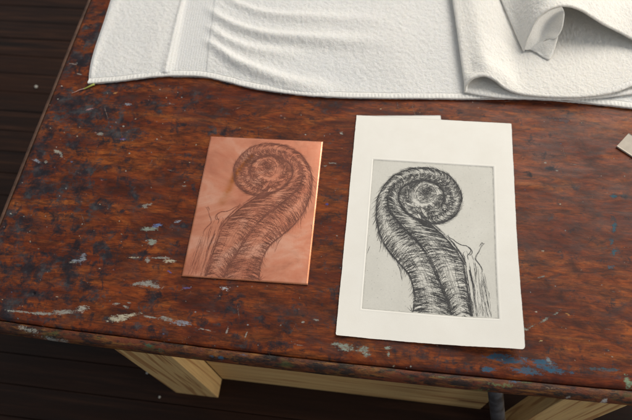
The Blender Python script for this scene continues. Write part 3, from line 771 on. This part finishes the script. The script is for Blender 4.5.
# ------------------------------------------------------------------ TOWELS
def terry(P, seed, amp=.0009, nrm=None):
    """raise a cloth grid by small loops along z and a little sideways"""
    s = fbm(P[..., 0] * 330, P[..., 1] * 330, seed, 2) * 2; l = fbm(P[..., 0] * 70, P[..., 1] * 70, seed + 5, 3) * 2
    P = P.copy(); P[..., 2] += amp * (s * .55 + l * .6); P[..., 1] += amp * .3 * s; return P

bot_px = [(88, 83), (104, 82), (128, 79.5), (148, 77), (166, 75.5), (186, 75.5), (206, 76.5), (228, 81.5), (252, 87.5), (285, 92.5), (320, 96), (370, 97.5), (420, 98), (470, 98.5), (530, 98.5), (580, 102), (632, 107.5)]
bot = [at(x, y, .004)[:2] for x, y in bot_px] ; bot += [bot[-1] + np.array([.09, -.004]), bot[-1] + np.array([.2, .0])]
lef_px = [(88, 83), (90, 66), (94, 50), (100, 32), (106, 14), (111, -2)]
lef = [at(x, y, .004)[:2] for x, y in lef_px]; dl = lef[-1] - lef[-2]; lef += [lef[-1] + dl * (i + 1) for i in range(7)]
botc = arcspline(bot, 700); lefc = arcspline(lef, 330)
YT = 330
t_ = np.linspace(0, 1, YT)[None]; 
GX = botc[:, :1] + (lefc[:, 0] - lefc[0, 0])[None] * np.exp(-np.linspace(0, 1, 700)[:, None] * 3)
GY = botc[:, 1:] * (1 - t_) + (lefc[-1, 1] + .0 * botc[:, 1:]) * t_
GY = GY + ((lefc[:, 1] - (lefc[0, 1] * (1 - t_[0]) + lefc[-1, 1] * t_[0])))[None] * np.exp(-np.linspace(0, 1, 700)[:, None] * 6)

def ridge(X, Y, pts, w, h, z=.006, asym=1.0, fade=True):
    C = arcspline([at(x, y, z)[:2] for x, y in pts], 70); out = np.zeros_like(X)
    for i, p in enumerate(C):
        u = i / 69; k_ = math.sin(math.pi * min(max(u, .0), 1)) ** .6 if fade else 1
        ww = w * (.7 + .9 * u)
        out = np.maximum(out, k_ * np.exp(-((X - p[0]) ** 2 + (Y - p[1]) ** 2) / ww ** 2))
    return h * out
edge_d = np.minimum((GY - botc[:, 1:]), (GX - GX[:1]))
ZA = .0048 + .0 * GX
ZA += ridge(GX, GY, [(207, 6), (219, 16), (242, 28), (277, 36.5), (339, 41), (380, 42)], .0105, .0095)
ZA += ridge(GX, GY, [(206, 24), (216, 31), (230, 41), (256, 50), (300, 54)], .009, .0062)
ZA += ridge(GX, GY, [(204, 38), (214, 46), (236, 62), (260, 72), (292, 82), (330, 86)], .0105, .010)
ZA += ridge(GX, GY, [(222, -6), (240, 4), (270, 14), (320, 18), (380, 20)], .010, .006)
ZA += ridge(GX, GY, [(184, -4), (180, 12), (174, 40), (167, 72)], .0055, .0048, fade=False)
ZA += ridge(GX, GY, [(140, 80), (150, 70), (158, 40), (168, 0)], .02, .002)
ZA += ridge(GX, GY, [(90, 74), (98, 44), (108, 20), (116, -4)], .008, .0022, fade=False)
ZA += ridge(GX, GY, [(420, 90), (400, 60), (390, 20)], .04, .003)
bandL = spline([at(x, y, .005)[:2] for x, y in [(166, 76), (173, 40), (179, 12), (183, -6)]], 60); bandR = spline([at(x, y, .005)[:2] for x, y in [(206, 77), (209, 45), (213, 14), (215, -6)]], 60)
xl = np.interp(GY, bandL[:, 1], bandL[:, 0]); xr = np.interp(GY, bandR[:, 1], bandR[:, 0])
inb = smooth(xl - .001, xl + .002, GX) * smooth(xr + .001, xr - .002, GX)
ZA -= .0018 * inb
ZA += fbm(GX * 7, GY * 7, 91, 2) * .006 * smooth(0, .04, edge_d)
ZA *= .55 + .45 * smooth(0, .006, edge_d)
PA = np.stack([GX, GY, ZA], -1)
tamp = (.0009 * (1 - .85 * inb) * smooth(.001, .010, edge_d))
s1 = fbm(GX * 420, GY * 420, 101, 2) * 2; s2 = fbm(GX * 210, GY * 210, 105, 3) * 2
PA[..., 2] += tamp * (s1 * .5 + s2 * .75)
PA[..., 2] += inb * .0004 * np.sin((GX - xl) * 1400)
PA[..., 1] += .0006 * fbm(GX * 300, GY * 0, 107, 2) * 2
base = np.array([.55, .55, 0])
BA = PA.copy(); BA[..., 2] = np.minimum(.0010, PA[..., 2] - .002)
V, F = slab(PA - base, BA - base)
towel = tag(empty('towel', base), 'white terry towel lying flat along the back of the table, loose thread at its corner', 'towel')
mesh_obj('terry_cloth', V, F, M['terry'], towel, True)

def hem_strip(name, C, inward, wid, parent, base, mat, h=.0012, seed=3, n=900, z0=None, pucker=.006, ramp_in=False):
    """flat stitched hem that follows edge curve C (Nx3); inward Nx3 unit-ish vectors on the cloth surface"""
    C = arcspline(C, n); D_ = arcspline(inward, n)
    s = np.linspace(0, 1, n); L = np.sum(np.linalg.norm(np.diff(C, axis=0), axis=1)); ph = s * L
    v = np.linspace(0, 1, 14); rows = []
    rp = smooth(0, .10, s) if ramp_in else np.ones(n)
    jit = fbm(ph * 90, ph * 0, seed, 2) * .004
    puck = .5 + .5 * np.sin((ph + jit) * 2 * math.pi / pucker)
    for q in v:
        P = C + D_ * (wid * q * (.3 + .7 * rp))[:, None]
        prof = h * (min(1, 8 * q + .25)) * (1 if q < .82 else (.35 if q < .93 else .7)) 
        zz = prof * rp + h * .38 * rp * puck * (math.sin(math.pi * min(1, q / .85))) * (.5 + vnoise(ph * 40, ph * 0 + q, seed))
        P = P.copy(); P[:, 2] += zz; rows.append(P)
    G = np.stack(rows, 1)
    G[..., 2] += .00025 * fbm(G[..., 0] * 500, G[..., 1] * 500, seed, 2)
    Bt = G.copy(); Bt[..., 2] -= (h * 1.6)
    V, F = slab(G - base, Bt - base)
    return mesh_obj(name, V, F, mat, parent, True)
ec = PA[::10, 0].copy(); ec[:, 2] = .0046; inn = np.tile(np.array([0, 1., 0]), (len(ec), 1)); inn[:, 0] = .05
hem_strip('hem', ec + np.array([0, -.0006, 0]), inn, .0105, towel, base, M['hem'], .0012, 3, 1500)

# loose thread at the corner
c0 = at(93, 85, .003); pts = arcspline([c0 + [0.002, .002, 0], at(90, 86, .003), at(86, 88, .0015), at(83, 89, .0013)], 14)
tube('loose_thread', pts, .0013, M['threadg'], towel, base, 8, np.linspace(.0016, .0007, 14))
pts = arcspline([at(84, 88.6, .002), at(79, 90, .0015), at(75, 92, .0012), at(71.5, 93, .0012)], 14)
tube('loose_thread', pts, .0005, M['threadp'], towel, base, 8, np.linspace(.0007, .0003, 14))

# ---- second towel, folded, on top at the right
fold = tag(empty('folded_towel', (.85, .55, .005)), 'cream-white towel folded over itself with a rumpled raised flap, at the back right', 'towel')
fb = np.array([.85, .55, .005])
def A3(x, y, z): return at(x, y, z)
def loft(rows, nu, nv, closed=False):
    """rows: list of lists of 3D points -> smooth (nu,nv,3) grid"""
    R = np.stack([arcspline(r, nu) for r in rows], 0)              # rows x nu x 3
    return np.stack([spline(R[:, i], nv) for i in range(nu)], 0)
def cloth(name, G, seed, thick=.0045, amp=.0008, mat=None, up=True):
    dU = np.gradient(G, axis=0); dV = np.gradient(G, axis=1); N = np.cross(dU, dV); N /= (np.linalg.norm(N, axis=-1, keepdims=True) + 1e-12)
    arc = np.cumsum(np.linalg.norm(dU, axis=-1), axis=0); arv = np.cumsum(np.linalg.norm(dV, axis=-1), axis=1)
    d = amp * (fbm(arc * 420, arv * 420, seed, 2) + fbm(arc * 180, arv * 180, seed + 3, 3) * .9)
    H = np.full(d.shape, thick / 2); k_ = thick * .55
    n0, n1 = d.shape
    th = np.radians([22, 45, 65, 82])
    def pad(A_, rows_lo, rows_hi, ax): return np.concatenate([rows_lo, A_, rows_hi], ax)
    for ax in (0, 1):
        g0 = np.take(G, [0], ax); g1 = np.take(G, [1], ax); h0 = np.take(G, [-1], ax); h1 = np.take(G, [-2], ax)
        u0 = g0 - g1; u0 /= np.linalg.norm(u0, axis=-1, keepdims=True) + 1e-12; u1 = h0 - h1; u1 /= np.linalg.norm(u1, axis=-1, keepdims=True) + 1e-12
        lo = np.concatenate([g0 + u0 * k_ * math.sin(t) for t in th[::-1]], ax); hi = np.concatenate([h0 + u1 * k_ * math.sin(t) for t in th], ax)
        e0 = np.take(H, [0], ax); e1 = np.take(H, [-1], ax)
        hl = np.concatenate([e0 * math.cos(t) for t in th[::-1]], ax); hh = np.concatenate([e1 * math.cos(t) for t in th], ax)
        nl = np.repeat(np.take(N, [0], ax), 4, ax); nh = np.repeat(np.take(N, [-1], ax), 4, ax)
        dl_ = np.repeat(np.take(d, [0], ax), 4, ax); dh_ = np.repeat(np.take(d, [-1], ax), 4, ax)
        G = pad(G, lo, hi, ax); H = pad(H, hl, hh, ax); N = pad(N, nl, nh, ax); d = pad(d, dl_, dh_, ax)
    rimfuzz = 1 + .25 * fbm(np.arange(H.size).reshape(H.shape) * .37, H * 0, seed + 9, 2)
    T = G + N * (H * rimfuzz + d)[..., None]; B = G - N * (H - d * .5)[..., None]
    V, F = slab(T - fb, B - fb)
    return mesh_obj(name, V, F, mat or M['terry2'], fold, True)

# lower layer: flat sheet whose front edge shows below and through the mouth
low_front = [A3(465, 91.5, .0085), A3(480, 94.5, .0082), A3(500, 97, .008), A3(530, 98, .008), A3(565, 99, .008), A3(600, 97, .008), A3(632, 93, .008), A3(660, 90, .008), A3(700, 86, .008)]
def back(front, dy, dz=0, dx=0): return [p + np.array([dx, dy, dz]) for p in front]
G = loft([low_front, back(low_front, .05, .0, .004), back(low_front, .18, 0, -.004), back(low_front, .34, 0, -.02)], 360, 160)
G = G[:, ::1]
cloth('lower_layer', G, 201, .0042)
# upper layer: left side is a rolled fold, front corner arches up into a mouth
up_front = [A3(465.5, 90, .011), A3(466.5, 84, .016), A3(473, 77.5, .024), A3(484, 75, .028), A3(494, 79, .025), A3(505, 87.5, .018), A3(520, 93.2, .0135), A3(545, 96, .0125), A3(575, 96.5, .0125),
            A3(600, 94, .013), A3(618, 90, .014), A3(634, 84, .015), A3(665, 76, .016), A3(700, 70, .016)]
rows = [up_front]
for (d, lx, zc, zl) in [(.02, 0, .85, .0), (.05, -.004, .62, 0), (.10, -.010, .52, 0), (.18, -.02, .5, 0), (.30, -.035, .5, 0)]:
    r = []
    for i, p in enumerate(up_front):
        q = p.copy(); arch = max(0, p[2] - .0135)
        q[1] = p[1] * (1 - d / .3) + (.455 + .0 * i) * d / .3 + d; q[0] += lx * (1 if i < 6 else .6)
        q[2] = .0135 + arch * zc + (.004 if 0 < i < 6 else 0)
        if i == 0: q[2] = .0082; q[0] += .003
        if i == 1: q[2] = .0165; q[0] -= .003
        if i == 2: q[2] = .0205
        r.append(q)
    rows.append(r)
G = loft(rows, 380, 190)
G[..., 2] += .0015 * fbm(G[..., 0] * 14, G[..., 1] * 14, 5, 2) * smooth(.36, .42, G[..., 1])
cloth('upper_layer', G, 211, .0050)
# rumpled flap: arch seen from the front, running away to the back
B0 = .0165
flap = [A3(523.6, 48.6, B0 + .004), A3(525.5, 42, B0 + .012), A3(529, 34, B0 + .024), A3(536.6, 18.5, B0 + .042), A3(547, 9.4, B0 + .052), A3(562, 4.8, B0 + .054), A3(578, 8, B0 + .048), A3(592, 16, B0 + .038),
        A3(605, 24, B0 + .028), A3(620, 31.5, B0 + .018), A3(636, 40, B0 + .012), A3(665, 52, B0 + .007), A3(700, 62, B0 + .005)]
rows = [flap]
for d in (.02, .05, .10, .16, .24):
    r = []
    for i, p in enumerate(flap):
        q = p.copy(); q[1] += d * (1.0 + .05 * i)
        q[0] += -d * .30 * max(0, 1 - i / 5) + d * .02 * i
        if i > 6: q[2] += .010 * math.sin(min(1, d / .1) * math.pi) * .6
        q[2] = B0 + .004 + (q[2] - B0 - .004) * (1 - .25 * min(1, d / .2))
        if i == 4: q[2] += .003
        r.append(q)
    rows.append(r)
G = loft(rows, 320, 170)
G[..., 2] += .004 * fbm(G[..., 0] * 16, G[..., 1] * 12, 15, 2) * smooth(.0, .03, G[..., 1] - G[:, :1, 1])
cloth('raised_flap', G, 221, .0050)
# inner tongue that curls under the arch
ra = [A3(524.5, 48.6, B0 + .004), A3(527, 42, B0 + .012), A3(530.5, 34, B0 + .023), A3(538, 19.5, B0 + .040), A3(549, 11, B0 + .048), A3(561, 7, B0 + .049)]
rm = [A3(531, 48.8, B0 + .003), A3(536, 44, B0 + .007), A3(541, 37, B0 + .012), A3(548, 26, B0 + .022), A3(556, 17, B0 + .034), A3(563, 11, B0 + .044)]
rb = [A3(538, 46, B0 + .006), A3(546, 39.5, B0 + .011), A3(554, 38, B0 + .018), A3(559, 33, B0 + .024), A3(562, 26, B0 + .032), A3(564, 15, B0 + .042)]
cloth('inner_fold', loft([ra, rm, rb], 120, 80), 231, .003)
ta = [A3(529, 48.5, B0 + .003), A3(540, 44, B0 + .008), A3(549, 40.5, B0 + .013), A3(557, 37.5, B0 + .018)]
tb = [A3(532, 49.5, B0 + .002), A3(540, 52, B0 + .002), A3(547, 52.5, B0 + .005), A3(554.5, 47, B0 + .010)]
tc = [A3(534, 50.5, B0 + .0015), A3(541, 55, B0 + .0012), A3(548, 58.5, B0 + .0014), A3(551, 56.5, B0 + .0025)]
cloth('inner_fold', loft([ta, tb, tc], 60, 50), 241, .003)
# hems of the folded towel
ef = arcspline(low_front, 60) + np.array([0, -.0005, .0012]); inn = np.tile(np.array([0, 1., 0]), (60, 1))
hem_strip('hem', ef, inn, .009, fold, fb, M['hem'], .0009, 13, 700)
uf = arcspline(up_front, 400)[110:] + np.array([0, -.0005, .0012]); inn = np.tile(np.array([-.02, 1., .05]), (len(uf), 1))
hem_strip('hem', uf[::6], inn[::6], .009, fold, fb, M['hem'], .0010, 23, 900, ramp_in=True)

# ------------------------------------------------------------------ crumbs on the floor
import bmesh
def crumb(px, py, r, label, seed):
    bm = bmesh.new(); bmesh.ops.create_icosphere(bm, subdivisions=2, radius=r); rg = np.random.default_rng(seed)
    for v in bm.verts:
        v.co *= float(rg.uniform(.75, 1.2)); v.co.z *= .6
    me = bpy.data.meshes.new('plaster_crumb'); bm.to_mesh(me); bm.free(); me.materials.append(M['crumb'])
    o = bpy.data.objects.new('plaster_crumb', me); COL.objects.link(o); o.location = at(px, py, FZ + r * .5)
    tag(o, label, 'crumb', 'plaster crumbs on the floor')
crumb(36, 86.5, .0042, 'largest whitish crumb on the dark floorboards left of the table, below the towel corner level', 1)
crumb(147, 373, .0026, 'tiny whitish crumb on the floor left of the left pine leg', 2)
crumb(159.5, 397, .0026, 'tiny whitish crumb on the floor beside the foot of the left pine leg', 3)
if 0: crumb(12, 32, .0024, 'tiny crumb on the dark floor in the far left corner of the view', 4)
if 0: crumb(279, 397, .0024, 'tiny whitish crumb on the floor under the pine rail, right of the left leg', 5)

# ------------------------------------------------------------------ LIGHT
w = bpy.data.worlds.new('World'); scene.world = w; w.use_nodes = True
bg = w.node_tree.nodes['Background']; bg.inputs[0].default_value = (.90, .95, 1.0, 1); bg.inputs[1].default_value = .34
def area(name, loc, target, sx, sy, power, col):
    l = bpy.data.lights.new(name, 'AREA'); l.shape = 'RECTANGLE'; l.size = sx; l.size_y = sy; l.energy = power; l.color = col
    o = bpy.data.objects.new(name, l); COL.objects.link(o); o.location = loc
    from mathutils import Vector
    o.rotation_euler = (Vector(target) - Vector(loc)).to_track_quat('-Z', 'Y').to_euler()
area('window_light', (2.1, 2.9, 2.6), (.5, .35, 0), 2.4, 2.3, 176, (1, .935, .835))
area('leg_side_light', (3.0, -.35, .12), (.4, .1, -.25), 1.0, .9, 34, (1, .92, .80))  # added side light, set low so that it reaches the pine legs

# ------------------------------------------------------------------ CAMERA
from mathutils import Matrix
cd_ = bpy.data.cameras.new('Camera'); cam = bpy.data.objects.new('Camera', cd_); COL.objects.link(cam)
m4 = Matrix.Identity(4)
for i in range(3):
    for j in range(3): m4[i][j] = ROT[i][j]
    m4[i][3] = CAM[i]
cam.matrix_world = m4
cd_.sensor_width = 36; cd_.lens = FPX / 632 * 36; cd_.clip_start = .01; cd_.clip_end = 50
cd_.dof.use_dof = True; cd_.dof.focus_distance = .84; cd_.dof.aperture_fstop = 4.5
scene.camera = cam
scene.view_settings.view_transform = 'Standard'; scene.view_settings.look = 'None'; scene.view_settings.gamma = 1; scene.view_settings.exposure = 0
